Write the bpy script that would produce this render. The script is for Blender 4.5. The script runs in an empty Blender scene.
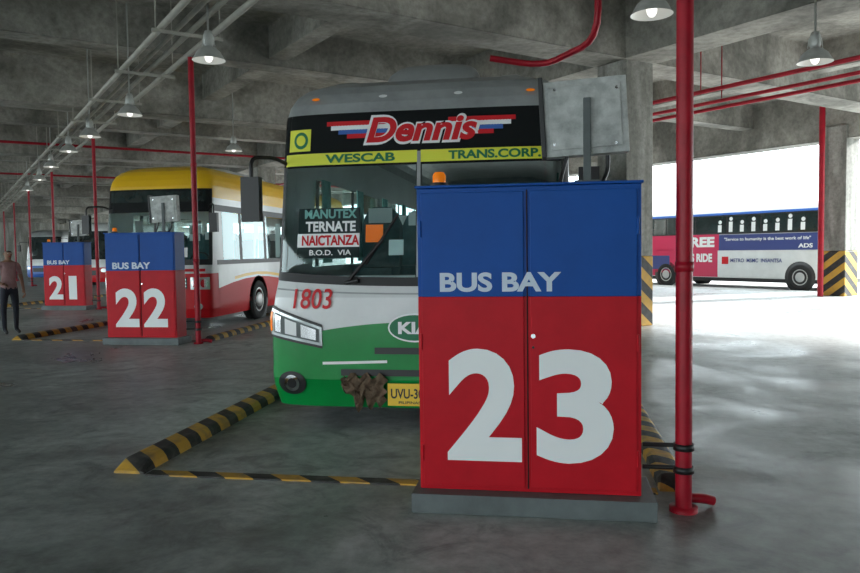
import bpy, bmesh, math, random
from mathutils import Vector, Matrix
random.seed(3)
D=bpy.data
scene=bpy.context.scene
UU=Vector((-.669,.743,0)); VV=Vector((.743,.669,0))
UANG=math.atan2(.743,-.669)
def P(u,v,z=0): return UU*u+VV*v+Vector((0,0,z))

# ---------------------------------------------------------------- materials
def newmat(name):
    m=D.materials.new(name); m.use_nodes=True
    nt=m.node_tree; b=nt.nodes['Principled BSDF']; return m,nt,b
def mat(name,col,rough=.5,metal=0,var=0,scale=6,bump=0,emit=0,coat=0,spec=.5):
    m,nt,b=newmat(name)
    b.inputs['Base Color'].default_value=(*col,1); b.inputs['Roughness'].default_value=rough
    b.inputs['Metallic'].default_value=metal
    b.inputs['Specular IOR Level'].default_value=spec
    if coat: b.inputs['Coat Weight'].default_value=coat; b.inputs['Coat Roughness'].default_value=.08
    if emit: b.inputs['Emission Color'].default_value=(*col,1); b.inputs['Emission Strength'].default_value=emit
    if var or bump:
        tc=nt.nodes.new('ShaderNodeTexCoord'); n=nt.nodes.new('ShaderNodeTexNoise')
        n.inputs['Scale'].default_value=scale; n.inputs['Detail'].default_value=8; n.inputs['Roughness'].default_value=.65
        nt.links.new(tc.outputs['Object'],n.inputs['Vector'])
        if var:
            r=nt.nodes.new('ShaderNodeValToRGB'); r.color_ramp.elements[0].position=.3; r.color_ramp.elements[1].position=.7
            r.color_ramp.elements[0].color=(*[c*(1-var) for c in col],1); r.color_ramp.elements[1].color=(*[min(1,c*(1+var*.5)) for c in col],1)
            nt.links.new(n.outputs['Fac'],r.inputs['Fac']); nt.links.new(r.outputs['Color'],b.inputs['Base Color'])
        if bump:
            bp=nt.nodes.new('ShaderNodeBump'); bp.inputs['Strength'].default_value=bump; bp.inputs['Distance'].default_value=.02
            nt.links.new(n.outputs['Fac'],bp.inputs['Height']); nt.links.new(bp.outputs['Normal'],b.inputs['Normal'])
    return m
def concrete(name,c1,c2,scale=.6,rough=(.6,.9),bump=.15,floorzone=False,streak=False):
    m,nt,b=newmat(name); N=nt.nodes; L=nt.links
    tc=N.new('ShaderNodeTexCoord')
    vec=tc.outputs['Object']
    if streak:
        mp=N.new('ShaderNodeMapping'); mp.inputs['Scale'].default_value=(2.2,2.2,.35); L.new(vec,mp.inputs['Vector']); vs=mp.outputs['Vector']
    else: vs=vec
    n1=N.new('ShaderNodeTexNoise'); n1.inputs['Scale'].default_value=scale; n1.inputs['Detail'].default_value=9; n1.inputs['Roughness'].default_value=.62; n1.inputs['Distortion'].default_value=.6
    n2=N.new('ShaderNodeTexNoise'); n2.inputs['Scale'].default_value=scale*14; n2.inputs['Detail'].default_value=6; n2.inputs['Roughness'].default_value=.7
    L.new(vs,n1.inputs['Vector']); L.new(vec,n2.inputs['Vector'])
    r=N.new('ShaderNodeValToRGB'); r.color_ramp.elements[0].position=.40; r.color_ramp.elements[1].position=.60
    r.color_ramp.elements[0].color=(*c1,1); r.color_ramp.elements[1].color=(*c2,1)
    L.new(n1.outputs['Fac'],r.inputs['Fac'])
    r2=N.new('ShaderNodeValToRGB'); r2.color_ramp.elements[0].position=.3; r2.color_ramp.elements[1].position=.62
    r2.color_ramp.elements[0].color=(.6,.6,.6,1); r2.color_ramp.elements[1].color=(1,1,1,1)
    L.new(n2.outputs['Fac'],r2.inputs['Fac'])
    mx=N.new('ShaderNodeMix'); mx.data_type='RGBA'; mx.blend_type='MULTIPLY'; mx.inputs[0].default_value=1
    L.new(r.outputs['Color'],mx.inputs[6]); L.new(r2.outputs['Color'],mx.inputs[7])
    out=mx.outputs[2]
    if floorzone:
        # scattered pale worn patches and dark oil spots
        n3=N.new('ShaderNodeTexNoise'); n3.inputs['Scale'].default_value=1.7; n3.inputs['Detail'].default_value=10; n3.inputs['Roughness'].default_value=.7; n3.inputs['Distortion'].default_value=1.2
        L.new(vec,n3.inputs['Vector'])
        r3=N.new('ShaderNodeValToRGB'); e=r3.color_ramp.elements; e[0].position=.36; e[0].color=(.62,.62,.62,1); e[1].position=.66; e[1].color=(1.25,1.25,1.25,1)
        k=e.new(.46); k.color=(.97,.97,.97,1)
        L.new(n3.outputs['Fac'],r3.inputs['Fac'])
        mp_=N.new('ShaderNodeMix'); mp_.data_type='RGBA'; mp_.blend_type='MULTIPLY'; mp_.inputs[0].default_value=1
        L.new(out,mp_.inputs[6]); L.new(r3.outputs['Color'],mp_.inputs[7]); out=mp_.outputs[2]
        dp=N.new('ShaderNodeVectorMath'); dp.operation='DOT_PRODUCT'; dp.inputs[1].default_value=(.80,.60,0)  # floor colour lightened past a diagonal edge, imitating daylight from the open side
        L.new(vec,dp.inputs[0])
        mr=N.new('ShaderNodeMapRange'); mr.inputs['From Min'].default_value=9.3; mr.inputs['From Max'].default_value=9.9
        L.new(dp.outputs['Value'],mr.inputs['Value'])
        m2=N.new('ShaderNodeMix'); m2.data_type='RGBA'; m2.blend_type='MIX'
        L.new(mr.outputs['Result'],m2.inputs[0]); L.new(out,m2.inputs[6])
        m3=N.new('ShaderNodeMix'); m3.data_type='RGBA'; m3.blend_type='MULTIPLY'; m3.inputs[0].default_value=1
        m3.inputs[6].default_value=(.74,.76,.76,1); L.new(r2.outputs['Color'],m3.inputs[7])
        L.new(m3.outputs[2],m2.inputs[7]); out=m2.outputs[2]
    L.new(out,b.inputs['Base Color'])
    rr=N.new('ShaderNodeMapRange'); rr.inputs['From Min'].default_value=.35; rr.inputs['From Max'].default_value=.65
    rr.inputs['To Min'].default_value=rough[0]; rr.inputs['To Max'].default_value=rough[1]
    L.new(n1.outputs['Fac'],rr.inputs['Value']); L.new(rr.outputs['Result'],b.inputs['Roughness'])
    bp=N.new('ShaderNodeBump'); bp.inputs['Strength'].default_value=bump; bp.inputs['Distance'].default_value=.02
    L.new(n2.outputs['Fac'],bp.inputs['Height']); L.new(bp.outputs['Normal'],b.inputs['Normal'])
    return m
def stripes(name,k,wx=1,wy=1,wz=1,dirt=.35):
    m,nt,b=newmat(name); N=nt.nodes; L=nt.links
    tc=N.new('ShaderNodeTexCoord'); dp=N.new('ShaderNodeVectorMath'); dp.operation='DOT_PRODUCT'; dp.inputs[1].default_value=(wx*k,wy*k,wz*k)
    L.new(tc.outputs['Object'],dp.inputs[0])
    fr=N.new('ShaderNodeMath'); fr.operation='FRACT'; L.new(dp.outputs['Value'],fr.inputs[0])
    gt=N.new('ShaderNodeMath'); gt.operation='GREATER_THAN'; gt.inputs[1].default_value=.5; L.new(fr.outputs[0],gt.inputs[0])
    mx=N.new('ShaderNodeMix'); mx.data_type='RGBA'; L.new(gt.outputs[0],mx.inputs[0])
    mx.inputs[6].default_value=(.02,.02,.02,1); mx.inputs[7].default_value=(.58,.33,.04,1)
    n=N.new('ShaderNodeTexNoise'); n.inputs['Scale'].default_value=9; n.inputs['Detail'].default_value=7; L.new(tc.outputs['Object'],n.inputs['Vector'])
    mr=N.new('ShaderNodeMapRange'); mr.inputs['From Min'].default_value=.45; mr.inputs['From Max'].default_value=.75; mr.inputs['To Max'].default_value=dirt*2; L.new(n.outputs['Fac'],mr.inputs['Value'])
    m2=N.new('ShaderNodeMix'); m2.data_type='RGBA'; L.new(mr.outputs['Result'],m2.inputs[0]); L.new(mx.outputs[2],m2.inputs[6]); m2.inputs[7].default_value=(.12,.11,.1,1)
    L.new(m2.outputs[2],b.inputs['Base Color']); b.inputs['Roughness'].default_value=.65
    return m
def clearglass(name,tint,refl=.5):
    m=D.materials.new(name); m.use_nodes=True; nt=m.node_tree; N=nt.nodes; L=nt.links
    N.remove(N['Principled BSDF']); out=N['Material Output']
    t=N.new('ShaderNodeBsdfTransparent'); t.inputs['Color'].default_value=(*tint,1)
    g=N.new('ShaderNodeBsdfGlossy'); g.inputs['Roughness'].default_value=.03; g.inputs['Color'].default_value=(.9,1,1,1)
    f=N.new('ShaderNodeFresnel'); f.inputs['IOR'].default_value=1.7
    mx=N.new('ShaderNodeMixShader'); L.new(f.outputs[0],mx.inputs[0]); L.new(t.outputs[0],mx.inputs[1]); L.new(g.outputs[0],mx.inputs[2]); L.new(mx.outputs[0],out.inputs['Surface'])
    return m
M={}
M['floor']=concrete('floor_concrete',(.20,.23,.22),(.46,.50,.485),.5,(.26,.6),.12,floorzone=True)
M['ground']=concrete('ground_concrete',(.5,.5,.49),(.62,.62,.6),.2,(.8,.9),.1)
M['ceil']=concrete('ceiling_concrete',(.21,.205,.18),(.45,.435,.39),.5,(.85,.95),.2)
M['col']=concrete('column_concrete',(.22,.22,.195),(.44,.435,.40),.8,(.8,.95),.2,streak=True)
M['stripe']=stripes('hazard_paint_curb',2.6,.9,1,.6)
M['stripecol']=stripes('hazard_paint_column',1.6,1,1,1.3,.15)
M['red']=mat('red_enamel',(.53,.006,.016),.45,var=.15,scale=3,spec=.18)
M['blue']=mat('blue_enamel',(.004,.075,.34),.45,var=.12,scale=3,spec=.18)
M['redpole']=mat('red_pipe_paint',(.38,.008,.022),.4,var=.3,scale=5,spec=.3)
M['letter']=mat('white_vinyl',(.86,.88,.88),.5)
M['lettergrey']=mat('pale_vinyl',(.58,.67,.78),.5)
M['plinth']=mat('plinth_grey_paint',(.12,.14,.14),.6,var=.3,scale=4)
M['black']=mat('black_plastic',(.012,.012,.013),.45)
M['blackgloss']=mat('black_gloss_panel',(.012,.014,.015),.15,spec=.3)
M['board']=mat('dark_route_board',(.02,.035,.04),.6)
M['seam']=mat('dark_gap',(.02,.003,.003),.8)
M['glass']=mat('dark_window_glass',(.018,.03,.03),.04,var=.5,scale=1.2,coat=.6)
M['clear']=clearglass('clear_tinted_glass',(.72,.84,.83))
M['rubber']=mat('tyre_rubber',(.018,.018,.018),.85,bump=.3,scale=30)
M['steel']=mat('wheel_steel',(.5,.5,.5),.4,.6)
M['chrome']=mat('chrome_trim',(.8,.8,.82),.12,1)
M['white']=mat('white_bus_paint',(.70,.72,.72),.28,var=.1,scale=2,coat=.3)
M['green']=mat('green_bus_paint',(.0,.24,.045),.3,var=.2,scale=2,coat=.2,spec=.3)
M['silver']=mat('silver_roof_paint',(.34,.36,.36),.35,.2,var=.25,scale=3)
M['yellow']=mat('yellow_bus_paint',(.85,.5,.015),.32,coat=.2)
M['yellowstrip']=mat('yellow_banner_vinyl',(.75,.78,.05),.5)
M['greentext']=mat('green_vinyl',(.0,.16,.06),.5)
M['redvinyl']=mat('red_vinyl',(.60,.008,.015),.45,spec=.3)
M['bluevinyl']=mat('blue_vinyl',(.03,.12,.45),.45)
M['pink']=mat('magenta_bus_vinyl',(.6,.02,.09),.4)
M['navy']=mat('navy_banner_vinyl',(.04,.06,.22),.45)
M['plate']=mat('yellow_plate',(.85,.55,.03),.4)
M['orange']=mat('amber_lens',(.9,.22,.01),.2,emit=.25)
M['boxgrey']=mat('galvanised_box',(.50,.52,.50),.55,.05,var=.45,scale=9)
M['pvc']=mat('grey_conduit',(.42,.41,.36),.6,var=.2,scale=3)
M['lamp']=mat('lamp_aluminium',(.55,.57,.55),.4,.3,var=.2,scale=8)
M['lampin']=mat('lamp_reflector_inside',(.8,.8,.76),.4,emit=.15)
M['bulb']=mat('lamp_bulb',(1,.97,.9),.4,emit=1.5)
M['rag']=mat('brown_rag',(.16,.11,.07),.95,var=.6,scale=18,bump=.6)
M['lens']=mat('headlamp_lens',(.60,.65,.65),.08,.4,coat=1)
M['seat']=mat('teal_seat_fabric',(.05,.13,.14),.85,var=.3,scale=12)
M['curtain']=mat('teal_curtain',(.22,.50,.46),.9,var=.3,scale=10)
M['skin']=mat('skin',(.28,.14,.085),.55); M['hair']=mat('hair',(.012,.01,.01),.7)
M['shirt']=mat('faded_pink_shirt',(.38,.22,.22),.85,var=.2,scale=10); M['pants']=mat('dark_trousers',(.018,.02,.03),.85)
M['shoe']=mat('black_shoes',(.015,.015,.015),.5)

# ---------------------------------------------------------------- mesh builder
def interp(tab,x):
    if x<=tab[0][0]: return tab[0][1]
    for a,b in zip(tab,tab[1:]):
        if x<=b[0]: return a[1]+(b[1]-a[1])*(x-a[0])/(b[0]-a[0])
    return tab[-1][1]
_tc={}
def textgeo(s,bold=0.0,shear=0.0):
    k=(s,bold,shear)
    if k in _tc: return _tc[k]
    c=D.curves.new('txt','FONT'); c.body=s; c.offset=bold; c.shear=shear; c.resolution_u=6
    o=D.objects.new('txt',c); scene.collection.objects.link(o)
    bpy.context.view_layer.update()
    me=D.meshes.new_from_object(o.evaluated_get(bpy.context.evaluated_depsgraph_get()))
    vs=[(v.co.x,v.co.y) for v in me.vertices]; fs=[tuple(p.vertices) for p in me.polygons]
    D.objects.remove(o); D.curves.remove(c); D.meshes.remove(me)
    x0=min(v[0] for v in vs); x1=max(v[0] for v in vs); y0=min(v[1] for v in vs); y1=max(v[1] for v in vs)
    vs=[((x-x0)/(x1-x0)-.5,(y-y0)/(y1-y0)-.5) for x,y in vs]
    _tc[k]=(vs,fs); return _tc[k]
class MB:
    def __init__(s): s.v=[]; s.f=[]; s.m=[]; s.sm=[]; s.mats=[]
    def mi(s,m):
        if m not in s.mats: s.mats.append(m)
        return s.mats.index(m)
    def add(s,vs,fs,m,smooth=False):
        o=len(s.v); s.v+=[tuple(v) for v in vs]; i=s.mi(m)
        for f in fs: s.f.append(tuple(a+o for a in f)); s.m.append(i); s.sm.append(smooth)
    def box(s,c,d,m,rot=None):
        hx,hy,hz=[a/2 for a in d]; vs=[]
        for z in(-hz,hz):
            for x,y in((-hx,-hy),(hx,-hy),(hx,hy),(-hx,hy)):
                p=Vector((x,y,z)); 
                if rot is not None: p=rot@p
                vs.append(p+Vector(c))
        s.add(vs,[(3,2,1,0),(4,5,6,7),(0,1,5,4),(1,2,6,5),(2,3,7,6),(3,0,4,7)],m)
    def tube(s,pts,r,m,n=12,caps=True):
        pts=[Vector(p) for p in pts]; rs=r if isinstance(r,(list,tuple)) else [r]*len(pts)
        vs=[];fs=[]; up=None
        for i,p in enumerate(pts):
            t=(pts[min(i+1,len(pts)-1)]-pts[max(i-1,0)]).normalized()
            if up is None: up=Vector((0,0,1)) if abs(t.z)<.9 else Vector((0,1,0))
            a=t.cross(up).normalized(); b=a.cross(t).normalized(); up=b
            for k in range(n):
                th=2*math.pi*k/n; vs.append(p+(a*math.cos(th)+b*math.sin(th))*rs[i])
        for i in range(len(pts)-1):
            for k in range(n): fs.append((i*n+k,i*n+(k+1)%n,(i+1)*n+(k+1)%n,(i+1)*n+k))
        s.add(vs,fs,m,True)
        if caps:
            s.add(vs[:n],[tuple(range(n))[::-1]],m); s.add(vs[-n:],[tuple(range(n))],m)
    def bend(s,pts,r,m,rad=.12,n=12):
        pts=[Vector(p) for p in pts]; out=[pts[0]]
        for a,b,c in zip(pts,pts[1:],pts[2:]):
            d1=(a-b);d2=(c-b); k=min(rad,d1.length*.45,d2.length*.45); p=b+d1.normalized()*k; q=b+d2.normalized()*k
            for t in(0,.25,.5,.75,1): out.append(p*(1-t)**2+b*2*t*(1-t)+q*t*t)
        out.append(pts[-1]); s.tube(out,r,m,n)
    def lathe(s,prof,c,m,axis='z',n=28,smooth=True):
        vs=[];fs=[]
        for r,h in prof:
            for k in range(n):
                a=2*math.pi*k/n; x,y=r*math.cos(a),r*math.sin(a)
                p=(x,y,h) if axis=='z' else ((h,x,y) if axis=='x' else (x,h,y))
                vs.append(Vector(p)+Vector(c))
        for i in range(len(prof)-1):
            for k in range(n): fs.append((i*n+k,i*n+(k+1)%n,(i+1)*n+(k+1)%n,(i+1)*n+k))
        s.add(vs,fs,m,smooth)
    def text(s,st,w,h,fn,m,bold=.0,shear=0,flip=False):
        vs,fs=textgeo(st,bold,shear); s.add([fn(x*w,y*h) for x,y in vs],fs,m)
    def sphere(s,c,r,m,n=14):
        rx,ry,rz=r if isinstance(r,(tuple,list)) else (r,r,r); vs=[];fs=[]
        for i in range(n+1):
            a=math.pi*i/n
            for k in range(n*2):
                b=math.pi*k/n; vs.append((c[0]+rx*math.sin(a)*math.cos(b),c[1]+ry*math.sin(a)*math.sin(b),c[2]+rz*math.cos(a)))
        q=n*2
        for i in range(n):
            for k in range(q): fs.append((i*q+k,i*q+(k+1)%q,(i+1)*q+(k+1)%q,(i+1)*q+k))
        s.add(vs,fs,m,True)
    def obj(s,name,loc=(0,0,0),rz=0,bevel=0):
        me=D.meshes.new(name); me.from_pydata(s.v,[],s.f)
        for m in s.mats: me.materials.append(M[m])
        me.polygons.foreach_set('material_index',s.m); me.polygons.foreach_set('use_smooth',s.sm); me.update()
        o=D.objects.new(name,me); scene.collection.objects.link(o); o.location=loc; o.rotation_euler=(0,0,rz)
        if bevel:
            b=o.modifiers.new('bev','BEVEL'); b.width=bevel; b.segments=2; b.limit_method='ANGLE'; b.angle_limit=math.radians(60)
        return o

# ---------------------------------------------------------------- building shell
U0,U1,V0,V1=-26,100,-15,24.6
SLAB=6.6
def uvbox(mb,u0,u1,v0,v1,z0,z1,m):
    vs=[P(u0,v0,z0),P(u0,v1,z0),P(u1,v1,z0),P(u1,v0,z0),P(u0,v0,z1),P(u0,v1,z1),P(u1,v1,z1),P(u1,v0,z1)]
    mb.add(vs,[(0,3,2,1)[::-1],(4,5,6,7)[::-1],(0,1,5,4),(1,2,6,5),(2,3,7,6),(3,0,4,7)],m)
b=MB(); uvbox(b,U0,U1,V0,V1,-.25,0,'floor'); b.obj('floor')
b=MB(); b.add([(-400,-400,-.26),(400,-400,-.26),(400,400,-.26),(-400,400,-.26)],[(0,1,2,3)],'ground')
uvbox(b,-80,160,V1,V1+14,-.3,-.02,'ground'); b.obj('ground')
b=MB(); uvbox(b,U0,U1,V0,V1,SLAB,SLAB+.3,'ceil')
b.obj('ceiling')
b=MB()
k=-8
while 10.8+5.25*k<U1:
    u=10.8+5.25*k
    if u>U0:
        if k%2==0: uvbox(b,u-.4,u+.4,V0,V1-.3,5.4,SLAB,'ceil')
        else: uvbox(b,u-.25,u+.25,V0,V1-.3,5.75,SLAB,'ceil')
    k+=1
for v,z,w in((11.9,5.4,.42),(V1-.35,5.0,.35),(-2.2,5.4,.42),(V0+.35,5.15,.35)):
    uvbox(b,U0,U1,v-w,v+w,z-.002,SLAB,'ceil')
for v in(6.3,18.2): uvbox(b,U0,U1,v-.2,v+.2,5.9,SLAB,'ceil')
b.obj('ceiling_beam',bevel=.03)
b=MB(); uvbox(b,U1,U1+.3,V0,V1,0,SLAB,'col'); b.obj('wall_end')
b=MB(); uvbox(b,U0-.3,U0,V0,V1,0,SLAB,'col'); b.obj('wall_near')
def column(u,v):
    c=MB(); w=.4
    for z0,z1,m,ww in((0,1.45,'stripecol',w+.004),(1.45,5.42,'col',w)):
        vs=[];
        for z in(z0,z1):
            for x,y in((-ww,-ww),(ww,-ww),(ww,ww),(-ww,ww)): vs.append((x,y,z))
        c.add(vs,[(3,2,1,0),(4,5,6,7),(0,1,5,4),(1,2,6,5),(2,3,7,6),(3,0,4,7)],m)
    c.obj('concrete_column',P(u,v),math.atan2(VV.y,VV.x),bevel=.025)
for k in range(-3,9): column(10.8+10.5*k,11.9)
for k in range(-3,9): column(12.9+10.5*k,V1-.4)
for k in range(-2,9): column(10.8+10.5*k,V0+.4)
# ---------------------------------------------------------------- pipes
b=MB()
for i,(dv,r,z) in enumerate(((0.0,.05,5.15),(-.3,.045,5.2),(-.52,.04,5.2),(-.8,.05,5.15))):
    b.tube([P(U0+1,3.71+dv,z),P(U1-1,3.71+dv,z)],r,'pvc',10)
u=0
while u<70:
    b.box(P(u,3.3,5.07),(.05,1.1,.05),'pvc',Matrix.Rotation(UANG,3,'Z'))
    for dv in(.1,-.9): b.tube([P(u,3.71+dv,5.07),P(u,3.71+dv,SLAB)],.012,'pvc',6)
    u+=3.0
b.obj('conduit_run')
b=MB()
for v,z,r in((13.3,4.85,.045),(14.0,4.75,.04),(15.6,4.95,.045)):
    b.tube([P(U0+1,v,z),P(60,v,z)],r,'redpole',10)
for u in range(-10,60,4):
    for v in(13.3,14.0): b.tube([P(u,v,4.8),P(u,v,SLAB)],.012,'redpole',6)
b.tube([P(4,13.3,4.85),P(9,22,4.5)],.04,'redpole',8)
for u in(27.5,38): 
    b.tube([P(u,-10,5.3),P(u,23,5.3)],.045,'redpole',10)
b.bend([(.62,9.2,SLAB),(.62,9.2,4.12),(-.03,10.3,4.1),(-.75,10.2,4.22)],.043,'redpole',.35)
b.obj('red_sprinkler_pipe')
b=MB(); p=P(13.0,V1-1.3); b.tube([p,p+Vector((0,0,SLAB))],.09,'redpole'); b.obj('red_downpipe')

# ---------------------------------------------------------------- lamps
def lamp(x,y,z=4.5):
    b=MB()
    b.lathe([(.015,SLAB-z),(.015,.42),(.05,.42),(.07,.36),(.075,.24),(.06,.2),(.1,.18),(.17,.12),(.225,.02),(.24,0)],(0,0,0),'lamp')
    b.lathe([(.235,.0),(.21,.03),(.15,.12),(.06,.17),(.0,.17)],(0,0,0),'lampin')
    b.sphere((0,0,.06),(.06,.06,.09),'bulb',8)
    for a in range(4):
        t=a*math.pi/2; b.tube([(.08*math.cos(t),.08*math.sin(t),.34),(.1*math.cos(t),.1*math.sin(t),.2)],.006,'lamp',6)
    b.obj('pendant_lamp',(x,y,z))
for x,y,z in((1.2,8.9,4.28),(3.75,11.3,4.2),(-4.85,10.3,4.43),(-8.2,13.8,4.4),(-10.6,16.1,4.4),(-13.1,18.9,4.5),(-15.9,22.0,4.5),(-19,25.6,4.5),(-22.5,29.5,4.5),(-8.7,19.9,4.5),(6.5,13.8,4.4)):
    lamp(x,y,z)

# ---------------------------------------------------------------- cabinets, poles, curbs
def cabinet(x,y,num):
    b=MB(); W,Dp,zb,zt=1.35,.36,.12,2.0; zs=1.33
    b.box((.02,.14,zb/2),(W+.12,.5,zb),'plinth')
    b.box((0,Dp/2,(zb+zs)/2),(W,Dp,zs-zb),'red')
    b.box((0,Dp/2,(zs+zt)/2),(W,Dp,zt-zs),'blue')
    b.box((0,Dp/2-.01,zt+.008),(W+.02,Dp+.04,.016),'blue')
    for sx in(-1,1):
        cx=sx*(W/4-.003)
        b.box((cx,-.006,(zb+.03+zs)/2),(W/2-.045,.014,zs-zb-.03),'red')
        b.box((cx,-.006,(zs+zt-.03)/2),(W/2-.045,.014,zt-.03-zs),'blue')
        for z in(.35,1.05,1.75):
            b.tube([(sx*(W/2-.02),-.012,z-.05),(sx*(W/2-.02),-.012,z+.05)],.008,'red' if z<zs else 'blue',8)
    b.box((0,-.002,(zb+zt)/2),(.008,.012,zt-zb-.04),'seam')
    b.tube([(.035,-.025,1.09),(.035,-.01,1.09)],.014,'chrome',12)
    b.tube([(.035,-.02,1.02),(.035,-.012,1.02)],.008,'black',10)
    f=-.0155
    for ch,a in((num[0],-.268),(num[1],.282)):
        w=.46 if ch!='1' else .26
        b.text(ch,w,.70,lambda X,Z,a=a:(a+X,f,.66+Z),'letter',.035)
    b.text('BUS BAY',.74,.12,lambda X,Z:(-.165+X,f,1.42+Z),'lettergrey',.035)
    rot=Matrix.Rotation(math.radians(-3),3,'Y')
    c=Vector((.36,.28,2.44))
    b.box(c,(.52,.12,.47),'boxgrey',rot)
    b.box(c+Vector((0,-.065,0)),(.44,.015,.39),'boxgrey',rot)
    b.box(c+Vector((-.265,.0,0)),(.03,.16,.5),'black',rot)
    for dx,dz in((-.19,.17),(.19,.17),(-.19,-.17),(.19,-.17)): b.tube([c+Vector((dx,-.08,dz)),c+Vector((dx,-.06,dz))],.01,'chrome',8)
    b.box((.37,.2,2.28),(.045,.05,.54),'plinth')
    b.box((.37,.2,2.03),(.16,.14,.02),'plinth')
    b.bend([(.5,.25,2.2),(.5,.25,2.1),(.46,.2,2.02)],.014,'black',.05,8)
    b.bend([(.25,.25,2.2),(.22,.25,2.1),(.2,.2,2.0)],.012,'black',.05,8)
    b.lathe([(.055,2.016),(.055,2.04),(.042,2.045)],(-.55,.12,0),'black')
    b.lathe([(.042,2.045),(.042,2.09),(.03,2.11),(0,2.115)],(-.55,.12,0),'orange')
    b.obj('bus_bay_cabinet',(x,y,0),0,bevel=.004)
def pole(x,y):
    b=MB()
    b.tube([(0,0,0),(0,0,5.09)],.05,'redpole',20)
    b.lathe([(0,.03),(.085,.03),(.085,0)],(0,0,0),'redpole')
    for z in(1.5,3.2): b.lathe([(.052,z-.03),(.055,z-.03),(.055,z+.03),(.052,z+.03)],(0,0,0),'redpole')
    for z in(.26,.4):
        b.tube([(-.24,.03,z),(0,0.03,z)],.014,'black',10)
        b.lathe([(.054,z-.02),(.062,z-.02),(.062,z+.02),(.054,z+.02)],(0,0,0),'black')
    b.bend([(.0,.1,.05),(.14,.1,.05),(.2,.12,.03)],.03,'redpole',.05,10)
    b.obj('red_pole',(x,y,0))
def curb(x,y):
    def one(cx,y0,y1,w,h,nm='bay_curb'):
        c=MB(); n=14
        prof=[(-w/2,0),(-w/2,h*.6),(-w/2+.03,h*.93),(-w/2+.06,h),(w/2-.06,h),(w/2-.03,h*.93),(w/2,h*.6),(w/2,0)]
        vs=[];fs=[]; ys=[y0,y0+.12]+[y0+.12+(y1-y0-.12)*i/n for i in range(1,n+1)]
        for i,yy in enumerate(ys):
            for a,bz in prof: vs.append((cx+a,yy,bz*(.25 if i==0 else 1)))
        q=len(prof)
        for i in range(len(ys)-1):
            for k in range(q-1): fs.append((i*q+k,i*q+k+1,(i+1)*q+k+1,(i+1)*q+k))
        fs.append(tuple(range(q))); fs.append(tuple(range((len(ys)-1)*q,len(ys)*q)))
        c.add(vs,fs,'stripe',False); c.obj(nm,(x,y,0))
    one(-3.06,4.98,15,.24,.09); one(.83,5.02,15,.2,.09)
    c=MB(); c.box((-1.1,5.0,.006),(3.62,.11,.012),'stripe'); c.obj('bay_front_line',(x,y,0))
ROW=Vector((-7.03,7.8,0))
nums=['23','22','21']
for i in range(3):
    o=ROW*i
    cabinet(-.12+o.x-(.08 if i else 0),4.54+o.y,nums[i]); curb(o.x,o.y)
for i in range(8):
    o=ROW*i; pole(.82+o.x,4.66+o.y)

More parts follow.
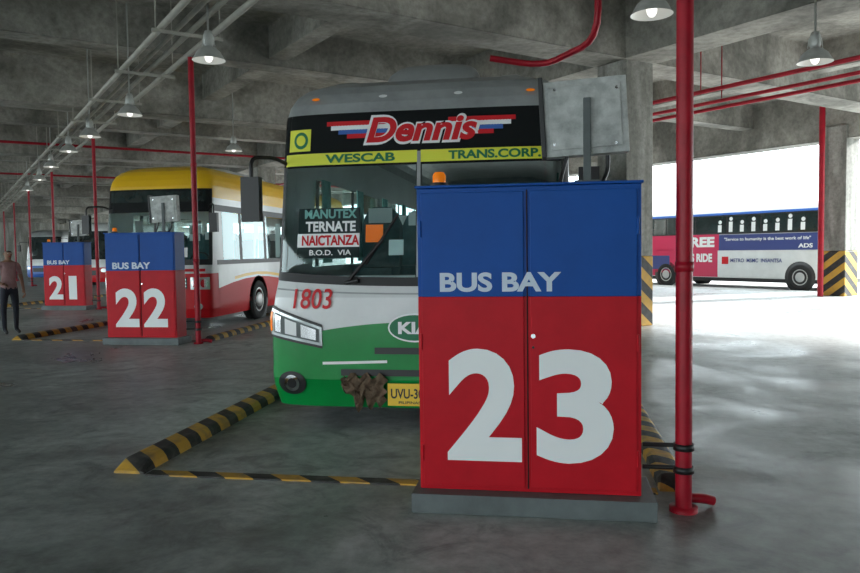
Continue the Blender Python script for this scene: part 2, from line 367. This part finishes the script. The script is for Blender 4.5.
# ---------------------------------------------------------------- buses
class Bus(MB):
    def __init__(s,L=11,k=1.0,bands=None,zc=1.3,openw=False,hwb=1.25,R=.42,p=3.5,flare=0,z0=.25):
        super().__init__(); s.L=L; s.k=k; s.zc=zc; s.R=R; s.p=p; d=hwb-1.25
        s.hwt=[(z0,1.2+flare),(z0+.2,1.25+flare),(1.0,1.25+flare),(1.4,1.25),(2.88,1.205),(3.0,1.18),(3.1,1.135),(3.18,1.055),(3.25,.93),(3.3,.7),(3.31,.45)]
        s.hwt=[(a,b+d) for a,b in s.hwt]; s.hwb=hwb+flare
        s.aft=[(z0,.06),(.45,0),(1.2,.0),(1.45,.05),(2.5,.17),(2.88,.22),(3.0,.26),(3.1,.33),(3.18,.42),(3.25,.58),(3.3,.8),(3.31,1.1)]
        zs=sorted(set([z0,.3,.36,.45,.6,.8,1.0,1.2,1.3,1.4,1.46,1.6,1.9,2.2,2.4,2.5,2.7,2.88,2.94,3.0,3.05,3.1,3.14,3.18,3.22,3.25,3.28,3.3,3.31]+[bb[0] for bb in bands[1:]]))
        rings=[]; n=44
        for z0_ in zs:
            h=interp(s.hwt,z0_); a=interp(s.aft,z0_); z=s.zz(z0_); pts=[]
            for i in range(n+1):
                t=math.sin(math.pi/2*(-1+2*i/n)); pts.append((h*t,a+s.cor(t)*s.R,z))
            y0=a+s.R; y1=L-.3
            for i in range(1,12): pts.append((h,y0+(y1-y0)*i/12,z))
            for i in range(n//2+1):
                t=math.cos(math.pi*i/(n//2)); pts.append((h*t,L-.0-s.cor(t)*.3,z))
            for i in range(1,12): pts.append((-h,y1+(y0-y1)*i/12,z))
            rings.append(pts)
        q=len(rings[0])
        def skip(k,z):
            if not openw: return False
            if k<n: return 1.4<z<2.4 and abs(math.sin(math.pi/2*(-1+2*(k+.5)/n)))<.955
            if n+1<=k<n+11: return 1.46<z<2.4
            if k>=q-11: return 1.46<z<2.4 and k<q-1
            if n+14<=k<n+32: return 1.6<z<2.4
            return False
        for i in range(len(zs)-1):
            zm=(zs[i]+zs[i+1])/2; mt=[bb[1] for bb in bands if zm>=bb[0]][-1]
            s.add([*rings[i],*rings[i+1]],[(k,(k+1)%q,q+(k+1)%q,q+k) for k in range(q) if not skip(k,zm)],mt,True)
        s.add(rings[-1],[tuple(range(q))],bands[-1][1],True)
        s.add(rings[0],[tuple(range(q))[::-1]],'black')
    def zz(s,z): return z if z<s.zc else s.zc+(z-s.zc)*s.k
    def iz(s,z): return z if z<s.zc else s.zc+(z-s.zc)/s.k
    def cor(s,t): t=min(abs(t),1); return 1-max(0,1-t**s.p)**(1/s.p)
    def hw(s,z): return interp(s.hwt,s.iz(z))
    def fy(s,x,z): return interp(s.aft,s.iz(z))+s.R*s.cor(min(.9999,abs(x)/s.hw(z)))
    def fp(s,x,z,off=.008):
        e=.004; h=s.hw(z); x=max(-h*.9995,min(h*.9995,x)); xa=max(-h*.9995,x-e); xb=min(h*.9995,x+e)
        fx=(s.fy(xb,z)-s.fy(xa,z))/(xb-xa); fz=(s.fy(x,z+.02)-s.fy(x,z-.02))/.04
        n=Vector((fx,-1,fz)).normalized(); return Vector((x,s.fy(x,z),z))+n*off
    def front(s,t0,t1,lo,hi,m,off=.008,nx=36,nz=10):
        s0=math.asin(max(-1,min(1,t0))); s1=math.asin(max(-1,min(1,t1))); vs=[];fs=[]
        L_=lo if callable(lo) else (lambda t:lo); H_=hi if callable(hi) else (lambda t:hi)
        for i in range(nx+1):
            t=math.sin(s0+(s1-s0)*i/nx)
            for j in range(nz+1):
                z=L_(t)+(H_(t)-L_(t))*j/nz; vs.append(s.fp(t*s.hw(z),z,off))
        for i in range(nx):
            for j in range(nz): a=i*(nz+1)+j; fs.append((a,a+nz+1,a+nz+2,a+1))
        s.add(vs,fs,m,True)
    def disc(s,cx,cz,rx,rz,m,off=.015,n=28):
        vs=[s.fp(cx,cz,off)]; fs=[]
        for j in(1,2,3):
            for i in range(n): a=2*math.pi*i/n; vs.append(s.fp(cx+rx*j/3*math.cos(a),cz+rz*j/3*math.sin(a),off))
        for i in range(n):
            fs.append((0,1+i,1+(i+1)%n))
            for j in(0,1): fs.append((1+j*n+i,1+(j+1)*n+i,1+(j+1)*n+(i+1)%n,1+j*n+(i+1)%n))
        s.add(vs,fs,m,True)
    def ftext(s,st,cx,cz,w,h,m,bold=.02,shear=0,off=.02):
        s.text(st,w,h,lambda X,Z:s.fp(cx+X,cz+Z,off),m,bold,shear)
    def side(s,sd,y0,y1,lo,hi,m,off=.008,n=14):
        vs=[];fs=[]; L_=lo if callable(lo) else (lambda t:lo); H_=hi if callable(hi) else (lambda t:hi); nz=8
        for i in range(n+1):
            y=y0+(y1-y0)*i/n
            for j in range(nz+1):
                z=L_(y)+(H_(y)-L_(y))*j/nz; vs.append((sd*(s.hw(z)+off),y,z))
        for i in range(n):
            for j in range(nz): a=i*(nz+1)+j; fs.append((a,a+nz+1,a+nz+2,a+1))
        s.add(vs,fs,m,True)
    def stext(s,sd,st,cy,cz,w,h,m,bold=.02,shear=0,off=.016):
        s.text(st,w,h,lambda X,Z:(sd*(s.hw(cz+Z)+off),cy+sd*X,cz+Z),m,bold,shear)
    def windows(s,ys,z0,z1,m='glass',band='black',bandz=None):
        for sd in(-1,1):
            a,b_=bandz or (z0-.05,z1+.05)
            s.side(sd,ys[0]-.05,ys[-1]+.05,a,b_,band,.006)
            for y0,y1 in zip(ys,ys[1:]): s.side(sd,y0+.03,y1-.03,z0,z1,m,.012)
    def openwindows(s,ys,z0,z1,top=.06):
        for sd in(-1,1):
            s.side(sd,.75,s.L-.25,z0,z1,'clear',.004)
            s.side(sd,.4,s.L-.25,z0-.1,z0,'black',.006); s.side(sd,.4,s.L-.25,z1,z1+top,'black',.006)
            for y0 in ys: s.side(sd,y0-.07,y0+.07,z0,z1,'black',.008,n=2)
    def wheels(s,ys,r=.48):
        for y in ys:
            for sd in(-1,1):
                h=s.hwb
                s.lathe([(0,sd*.004),(r+.11,sd*.004),(r+.11,sd*.0)],(sd*(h+.004),y,r),'black','x')
                s.lathe([(r-.12,-sd*.3),(r,-sd*.28),(r,-sd*.03),(r-.04,0),(r-.17,0),(r-.19,-sd*.03)],(sd*(h+.03),y,r),'rubber','x')
                s.lathe([(r-.18,-sd*.02),(r-.2,-sd*.01),(.2,-sd*.06),(.17,-sd*.0),(.1,sd*.02),(0,sd*.02)],(sd*(h+.03),y,r),'steel','x')
    def mirror(s,sd,z=2.25,drop=.40,out=.2):
        zt=z+.3; x0=sd*s.hw(zt)*.96; y0=s.fy(x0,zt)
        a=Vector((x0,y0-.01,zt-.03)); e=Vector((sd*(s.hwb+out),-.12,z+.1))
        s.bend([a,a+Vector((sd*.08,-.12,.05)),Vector((e.x,e.y,zt)),e],.018,'black',.1)
        s.box(e+Vector((0,0,-.18)),(.17,.09,drop),'black')
        s.box(e+Vector((0,.05,-.18)),(.14,.01,drop-.04),'chrome')
    def interior(s,cur='curtain',valance=True):
        s.box((0,s.L/2,.98),(2*s.hwb-.25,s.L-1.2,.06),'plinth')
        s.box((0,.62,1.2),(2.1,.4,.34),'black'); s.box((.62,.55,1.4),(.7,.3,.1),'black')
        s.tube([(.62+.22*math.cos(a/12*math.pi*2),.85+.1*math.sin(a/12*math.pi*2),1.48+.17*math.sin(a/12*math.pi*2)) for a in range(13)],.017,'black',8)
        s.tube([(.62,.6,1.3),(.62,.85,1.48)],.025,'black',8)
        def seat(x,y,w=.44):
            s.box((x,y,1.38),(w,.44,.12),'seat'); 
            vs=[];fs=[]
            prof=[(-w/2,1.4),(-w/2,1.95),(-w/2+.06,2.08),(-.1,2.13),(.1,2.13),(w/2-.06,2.08),(w/2,1.95),(w/2,1.4)]
            for yy in(y+.2,y+.3):
                for px,pz in prof: vs.append((x+px,yy+(pz-1.4)*.15,pz))
            q=len(prof)
            s.add(vs,[(k,(k+1)%q,q+(k+1)%q,q+k) for k in range(q)]+[tuple(range(q))[::-1],tuple(range(q,2*q))],'seat')
            # white head-rest cover on the front of the seat back
            s.box((x,y+.255,2.03),(w*.62,.03,.17),'letter')
        seat(.62,1.25,.5); seat(-.75,1.6)
        yy=2.6
        while yy<s.L-1:
            for x in(-.93,-.47,.47,.93): seat(x,yy)
            yy+=.85
        for sd in(-1,1):
            for y0 in[1.4+i*1.5 for i in range(7)]:
                vs=[];fs=[]; n=12
                for i in range(n+1):
                    t=i/n
                    for z in(2.4,1.9,1.5): vs.append((sd*(s.hw(2.2)-.1+.02*(i%2)),y0-.16+.32*t,z))
                for i in range(n):
                    for j in(0,1): a=i*3+j; fs.append((a,a+3,a+4,a+1))
                s.add(vs,fs,cur,True)

# ---- green and white bus
g=Bus(11,1.0,[(.19,'green'),(.87,'white'),(2.88,'silver')],openw=True,hwb=1.37,R=.30,p=4.5,flare=.07,z0=.19)
wl=lambda t:1.36-.06*(1-t*t); gl=lambda t:1.44-.06*(1-t*t)
g.front(-.99,.99,2.40,2.9,'blackgloss',.006,nx=60,nz=10)
g.front(-.99,.99,wl,gl,'black',.006,nx=60,nz=3)
for a,c in((-.99,-.945),(.945,.99)): g.front(a,c,wl,2.42,'black',.006,nx=10)
g.front(-.02,.02,1.36,2.42,'black',.006,nx=4)
for a,c in((-.955,-.012),(.012,.955)):
    g.front(a,c,gl,2.40,'clear',.013,nz=20)
    g.front(a,c,2.42,2.53,'yellowstrip',.014)
g.front(-.012,.012,1.38,2.52,'silver',.018,nx=4)
g.ftext('WESCAB',-.55,2.475,.66,.08,'greentext',.035); g.ftext('TRANS.CORP.',.68,2.475,.82,.08,'greentext',.035)
for sd in(-1,1):
    for i,(z,l) in enumerate(((2.80,.84),(2.76,.80),(2.72,.73),(2.68,.65))):
        m=['redvinyl','letter','bluevinyl','redvinyl'][i]
        g.front(min(sd*.2,sd*l/1.28),max(sd*.2,sd*l/1.28),z-.021,z+.021,m,.012,nx=20,nz=2)
g.ftext('Dennis',0.02,2.725,1.08,.28,'letter',.07,.25,.017)
g.ftext('Dennis',0.02,2.725,1.02,.235,'redvinyl',.035,.25,.022)
g.front(-.93,-.77,2.555,2.76,'yellowstrip',.018,nx=8); g.disc(-1.12,2.655,.07,.08,'greentext',.022); g.disc(-1.12,2.655,.045,.05,'yellowstrip',.025)
g.front(-.84,-.40,1.56,2.02,'board',.009,nx=12)
g.ftext('MANUTEX',-.82,1.965,.50,.085,'curtain',.035); g.ftext('TERNATE',-.82,1.85,.48,.095,'letter',.035)
g.front(-.84,-.40,1.66,1.785,'letter',.016,nx=10); g.ftext('NAICTANZA',-.82,1.722,.55,.095,'redvinyl',.035,0,.022)
g.ftext('B.O.D.  VIA',-.82,1.61,.4,.05,'letter',.02)
g.front(-.36,-.24,1.70,1.86,'orange',.009,nx=4); g.front(-.2,-.1,1.58,1.72,'letter',.009,nx=4)
g.front(.1,.4,1.72,1.95,'letter',.016,nx=10)
for x0,x1 in((-.62,-.32),(.5,.8)):
    p0=g.fp(x0,1.36,.05); p1=g.fp(x1,1.72,.05); g.tube([p0,p1],.016,'black',8)
    g.tube([g.fp(x1-.16,1.5,.035),g.fp(x1+.14,1.95,.035)],.013,'black',8)
    g.tube([g.fp(x0-.05,1.33,.02),g.fp(x0+.08,1.35,.05)],.02,'black',8)
g.ftext('1803',-.98,1.19,.38,.18,'redvinyl',.01,.15)
g.ftext('1803',.98,1.19,.38,.18,'redvinyl',.01,.15)
g.front(-.97,.97,lambda t:1.275-.05*(1-t*t),lambda t:1.29-.05*(1-t*t),'silver',.008,nx=50,nz=2)
g.front(-.62,.62,.84,lambda t:.90+.08*(1-(t/.62)**2),'green',.009,nz=3)
for sd in(-1,1):
    lo=lambda t:.76+.10*(abs(t)-.62)/.36; hi=lambda t:.93+.17*(abs(t)-.62)/.36
    a,c=(-.994,-.62) if sd<0 else (.62,.994)
    g.front(a,c,lambda t:lo(t)-.025,lambda t:hi(t)+.025,'black',.01,nx=24)
    g.front(a,c,lo,hi,'lens',.016,nx=24)
    g.front(min(sd*.64,sd*.95),max(sd*.64,sd*.95),lambda t:lo(t)+.025,lambda t:hi(t)-.025,'plinth',.019,nx=20)
    for t0,t1,m in((.66,.76,'chrome'),(.79,.87,'letter'),(.90,.94,'chrome')):
        g.front(min(sd*t0,sd*t1),max(sd*t0,sd*t1),lambda t:lo(t)+.04,lambda t:hi(t)-.04,m,.024,nx=8)
    g.front(min(sd*.965,sd*.985),max(sd*.965,sd*.985),lambda t:lo(t)+.03,lambda t:hi(t)-.03,'orange',.022,nx=4)
    g.disc(sd*1.2,.41,.14,.11,'black',.012); g.disc(sd*1.2,.41,.075,.075,'chrome',.018); g.disc(sd*1.2,.41,.045,.045,'black',.02)
    g.front(min(sd*.2,sd*.62),max(sd*.2,sd*.62),lambda t:.62-.05*abs(t),lambda t:.645-.05*abs(t),'letter',.012,nz=2)
g.front(-.5,.5,.49,.55,'black',.01,nz=2)
g.front(-.28,.28,.69,.75,'black',.01,nz=2)
g.disc(-.03,.93,.245,.13,'letter',.016); g.disc(-.03,.93,.23,.115,'greentext',.02); g.ftext('KIA',-.03,.93,.30,.11,'letter',.04,0,.026)
g.box((-.08,-.035,.33),(.40,.015,.2),'plate'); g.text('UVU-307',.34,.09,lambda X,Z:(-.08+X,-.045,.34+Z),'black',.02)
g.text('PILIPINAS',.2,.025,lambda X,Z:(-.08+X,-.045,.26+Z),'black',.02)
g.box((-.08,.0,.33),(.3,.06,.06),'black')
random.seed(5); vs=[];fs=[]; nx,nz=14,12
for i in range(nx+1):
    for j in range(nz+1):
        x=-.7+.4*i/nx; z=.5-(.2+.12*math.sin(i*.9)**2)*j/nz*(1 if i>2 else .5)-.03*math.sin(i*1.4)
        vs.append((x+.02*math.sin(j*1.1),g.fy(x,.45)-.05+.025*math.sin(i*1.8+j*.7)+random.uniform(-.008,.008),z))
for i in range(nx):
    for j in range(nz): a=i*(nz+1)+j; fs.append((a,a+nz+1,a+nz+2,a+1))
g.add(vs,fs,'rag',True)
g.mirror(-1,2.18,.4,.05); g.mirror(1,2.18,.4,.05)
def pod(b,cx,y0,y1,w,z0,h,m):
    vs=[];fs=[]; n=14; ys=[(y0,.15),(y0+.12,.7),(y0+.3,1),(y1-.3,1),(y1,.2)]
    for y,s_ in ys:
        for i in range(n+1):
            a=math.pi*i/n; vs.append((cx-w/2*math.copysign(abs(math.cos(a))**.5,math.cos(a)),y,z0+h*s_*math.sin(a)**.5 if 0<i<n else z0))
    for i in range(len(ys)-1):
        for k in range(n): fs.append((i*(n+1)+k,(i+1)*(n+1)+k,(i+1)*(n+1)+k+1,i*(n+1)+k+1))
    b.add(vs,fs,m,True)
pod(g,0.05,.6,3.2,.9,3.2,.27,'silver')
for x in(-.8,.8): pod(g,x,.5,1.5,.26,3.15,.16,'silver')
for x in(-1.0,-.35,.35,1.0): g.disc(x,3.04,.04,.016,'orange' if abs(x)>.5 else 'letter',.02)
g.openwindows([1.4,2.9,4.4,5.9,7.4,8.9,10.4],1.46,2.4)
g.interior()
g.wheels([2.3,8.2])
g.obj('green_white_bus',(-1.14,6.5,0))

# ---- yellow / red bus
y=Bus(11,1.13,[(.25,'redvinyl'),(.95,'redvinyl'),(1.2,'white'),(2.65,'yellow')],R=.34,p=4,openw=True)
y.front(-.985,.985,2.52,3.02,'blackgloss',.006,nx=50,nz=12)
y.front(-.985,.985,1.38,1.5,'black',.006,nx=50,nz=4)
for a,c in((-.985,-.945),(.945,.985),(-.02,.02)): y.front(a,c,1.4,2.6,'black',.008,nx=10)
for a,c in((-.955,-.01),(.01,.955)): y.front(a,c,1.48,2.56,'clear',.004,nz=20)
y.front(-.9,.9,2.74,2.98,'glass',.013)
y.front(-.9,-.3,1.55,1.8,'letter',.016); y.ftext('LAWTON',-.72,1.68,.6,.15,'redvinyl',.03,0,.022)
y.front(.35,.6,1.55,1.75,'letter',.016)
for x0 in(-.6,.25): y.tube([y.fp(x0,1.42,.04),y.fp(x0+.5,2.0,.04)],.013,'black',8)
y.front(-.6,.6,.88,1.12,'black',.01,nz=3)
for z in(.93,1.0,1.07): y.front(-.58,.58,z-.01,z+.01,'chrome',.016,nz=2)
for sd in(-1,1):
    a,c=(-.96,-.66) if sd<0 else (.66,.96)
    y.front(a,c,.86,1.12,'lens',.014); 
    for xx in(.92,1.1): y.disc(sd*xx,.99,.07,.09,'chrome',.02)
    y.disc(sd*.98,.5,.09,.07,'lens',.014)
y.front(-.5,.5,.42,.6,'black',.01,nz=3)
y.box((0,-.02,.52),(.4,.02,.16),'plate')
y.front(-.9,.9,1.24,1.30,'redvinyl',.01,nz=2)
y.openwindows([1.7,3.2,4.7,6.2,7.7,9.2],1.48,2.54,.14)
y.interior('letter')
for sd in(-1,1):
    y.side(sd,.5,10.5,.3,lambda q:.8+.25*math.sin(q*.6),'redvinyl',.008)
    y.side(sd,1.3,10.5,lambda q:.85+.25*math.sin(q*.6),lambda q:.92+.25*math.sin(q*.6),'yellow',.009)
    y.side(sd,.45,10.6,lambda q:.8+.25*math.sin(q*.6),1.25,'white',.007)
y.wheels([2.7,8.4]); y.mirror(-1,2.35); y.mirror(1,2.35)
pod(y,0,2,5,1.4,3.48,.2,'white')
y.obj('yellow_red_bus',(-8.3,14.7,0))

# ---- bus on the outside lane
w=Bus(9.6,1.0,[(.25,'black'),(.4,'white')])
w.front(-.96,.96,1.3,2.95,'glass',.01,nx=40); 
w.windows([.9,2.4,3.9,5.4,6.9,8.0,9.2],2.2,3.0-.12)
for sd in(-1,1):
    w.side(sd,.5,5.0,.42,1.55,'pink',.008); w.side(sd,.5,3.6,1.5,2.16,'pink',.008)
    w.side(sd,5.05,9.2,1.5,2.13,'navy',.01); w.side(sd,3.6,5.05,1.5,2.16,'pink',.009)
    w.stext(sd,'FREE',4.1 if sd>0 else 7,1.85,1.5,.42,'letter',.05)
    w.stext(sd,'BUS RIDE',4.0 if sd>0 else 7,1.2,1.5,.36,'letter',.05)
    w.stext(sd,'"Service to humanity is the best work of life"',7.1,1.93,3.6,.16,'letter',.02)
    w.stext(sd,'ADS',8.7,1.66,.55,.16,'letter',.03)
    w.stext(sd,'METRO  MSMC  INSANTSA',6.7,1.1,2.2,.15,'navy',.02)
    w.side(sd,5.2,5.5,.95,1.25,'redvinyl',.012); w.side(sd,1.2,2.6,.7,1.3,'navy',.012)
    w.side(sd,.5,9.2,2.93,3.02,'bluevinyl',.012)
    random.seed(8)
    for q in range(8):
        yy=5.0+q*.5; hh=random.uniform(.25,.42)
        w.side(sd,yy,yy+.17,2.24,2.24+hh,'letter',.02,n=2)
        w.lathe([(.08,sd*.01),(0,sd*.01)],(sd*(w.hw(2.7)+.018),yy+.1,2.3+hh+.05),'letter','x',12)
w.wheels([2.4,8.5])
w.obj('advert_wrapped_bus',tuple(P(0,0)+Vector((4.48,36.3,-.02))),math.atan2(-.669,-.743))

def plain(loc,c1,c2,c3):
    q=Bus(11,1.0,[(.25,c1),(1.0,c2),(2.8,c3)])
    q.front(-.96,.96,1.4,2.85,'glass',.01,nx=40); q.windows([1.2,3,4.8,6.6,8.4,10.4],1.6,2.6)
    for sd in(-1,1): q.disc(sd*.95,.85,.14,.1,'lens',.015); q.mirror(sd,2.2)
    q.front(-.5,.5,.6,.85,'black',.012); q.wheels([2.4,8.3]); q.obj('parked_bus',loc)
plain((-23.2,34.5,0),'redvinyl','white','white')
plain((-32,43,0),'bluevinyl','white','silver')

# ---------------------------------------------------------------- person
def person(loc,rz):
    me=D.meshes.new('sk'); J=[];E=[];R=[]
    def j(p,r,par=None):
        J.append(p); R.append(r if isinstance(r,tuple) else (r,r)); i=len(J)-1
        if par is not None: E.append((par,i))
        return i
    pel=j((0,0,.93),(.15,.11)); ab=j((0,.0,1.08),(.13,.10),pel); ch=j((0,-.01,1.28),(.16,.11),ab); cl=j((0,.0,1.41),(.12,.08),ch)
    nk=j((0,.0,1.48),.052,cl); hb=j((0,-.015,1.545),(.062,.07),nk); hm=j((0,-.02,1.61),(.075,.088),hb); ht=j((0,-.015,1.67),(.06,.07),hm)
    for sd in(-1,1):
        h=j((sd*.09,0,.87),.09,pel); kn=j((sd*.11,-.02*sd,.49),.06,h); an=j((sd*.12,.03*sd,.10),.042,kn); to=j((sd*.13,-.14+.03*sd,.035),.032,an)
        sh=j((sd*.18,.0,1.39),.055,cl); 
        if sd<0: el=j((sd*.25,.05,1.12),.04,sh); wr=j((sd*.2,-.16,1.02),.027,el); pm=j((sd*.17,-.23,1.01),.034,wr)
        else: el=j((sd*.25,.03,1.11),.04,sh); wr=j((sd*.26,-.03,.88),.027,el); pm=j((sd*.26,-.045,.81),.034,wr)
    me.from_pydata(J,E,[]); o=D.objects.new('sk',me); scene.collection.objects.link(o)
    sk=o.modifiers.new('s','SKIN'); sk.use_smooth_shade=True
    for i,v in enumerate(me.skin_vertices[0].data): v.radius=R[i]; v.use_root=(i==0)
    ss=o.modifiers.new('ss','SUBSURF'); ss.levels=2; ss.render_levels=2
    bpy.context.view_layer.update()
    ev=D.meshes.new_from_object(o.evaluated_get(bpy.context.evaluated_depsgraph_get()))
    b=MB(); vs=[tuple(v.co) for v in ev.vertices]
    groups={}
    for p in ev.polygons:
        c=p.center
        if c.z<.075: m='shoe'
        elif c.z>1.5: m='hair' if (c.z>1.645 or (c.y>.015 and c.z>1.54)) else 'skin'
        elif abs(c.x)>.175 and c.z<1.2: m='skin'
        elif c.z>1.445: m='skin'
        elif c.z<.93: m='pants'
        else: m='shirt'
        if c.y<-.13 and .9<c.z<1.2: m='skin'
        groups.setdefault(m,[]).append(tuple(p.vertices))
    off=len(b.v); b.v+=vs
    for m,fs in groups.items():
        i=b.mi(m)
        for f in fs: b.f.append(f); b.m.append(i); b.sm.append(True)
    D.objects.remove(o); D.meshes.remove(me)
    b.tube([(0,-.095,1.62),(0,-.122,1.59),(0,-.1,1.58)],[.008,.014,.008],'skin',8)
    for sd in(-1,1):
        b.sphere((sd*.028,-.092,1.617),(.011,.008,.007),'letter',6); b.sphere((sd*.028,-.099,1.617),(.005,.004,.005),'hair',6)
        b.tube([(sd*.015,-.1,1.637),(sd*.042,-.09,1.637)],.004,'hair',6); b.sphere((sd*.077,-.01,1.605),(.01,.018,.028),'skin',8)
    b.tube([(-.022,-.088,1.555),(0,-.097,1.553),(.022,-.088,1.555)],.006,'redvinyl',6)
    for sd,base,d in((-1,Vector((-.165,-.25,1.005)),Vector((.15,-1,-.25)).normalized()),(1,Vector((.26,-.05,.785)),Vector((0,-.15,-1)).normalized())):
        ac=Vector((1,0,0)) if sd<0 else Vector((0,1,0)); cur=Vector((0,0,-1)) if sd<0 else Vector((-1,0,0))
        for i,l in enumerate((.065,.075,.07,.055)):
            p=base+ac*(-.026+.017*i); b.tube([p,p+d*l*.5,p+d*l*.8+cur*.015,p+d*l*.95+cur*.035],[.0095,.009,.008,.006],'skin',8)
        p=base-ac*.03-d*.04; b.tube([p,p-ac*.025+d*.03,p-ac*.025+d*.06],[.011,.01,.007],'skin',8)
    b.obj('standing_person',loc,rz).scale=(1.04,1.04,1.04)
person((-11.0,13.75,0),math.radians(60))

# ---------------------------------------------------------------- light
scene.view_settings.view_transform='Standard'
wd=D.worlds.new('World'); scene.world=wd; wd.use_nodes=True
bg=wd.node_tree.nodes['Background']; bg.inputs['Color'].default_value=(.84,.96,1,1); bg.inputs['Strength'].default_value=5.5
s=D.lights.new('sun','SUN'); s.energy=12; s.angle=math.radians(5); s.color=(1,.98,.95)
so=D.objects.new('sun',s); scene.collection.objects.link(so)
dr=-(VV*1.0+UU*(-.25)+Vector((0,0,.40))).normalized(); so.rotation_euler=dr.to_track_quat('-Z','Y').to_euler()

cam=D.cameras.new('camera'); co=D.objects.new('camera',cam); scene.collection.objects.link(co)
cam.sensor_width=36; cam.lens=740/860*36; cam.clip_end=1000
mt=Matrix.Rotation(math.radians(9),4,'Z')@Matrix.Rotation(math.radians(90-2.75),4,'X')@Matrix.Rotation(math.radians(-.75),4,'Z')
co.matrix_world=Matrix.Translation((0,0,1.615))@mt
scene.camera=co
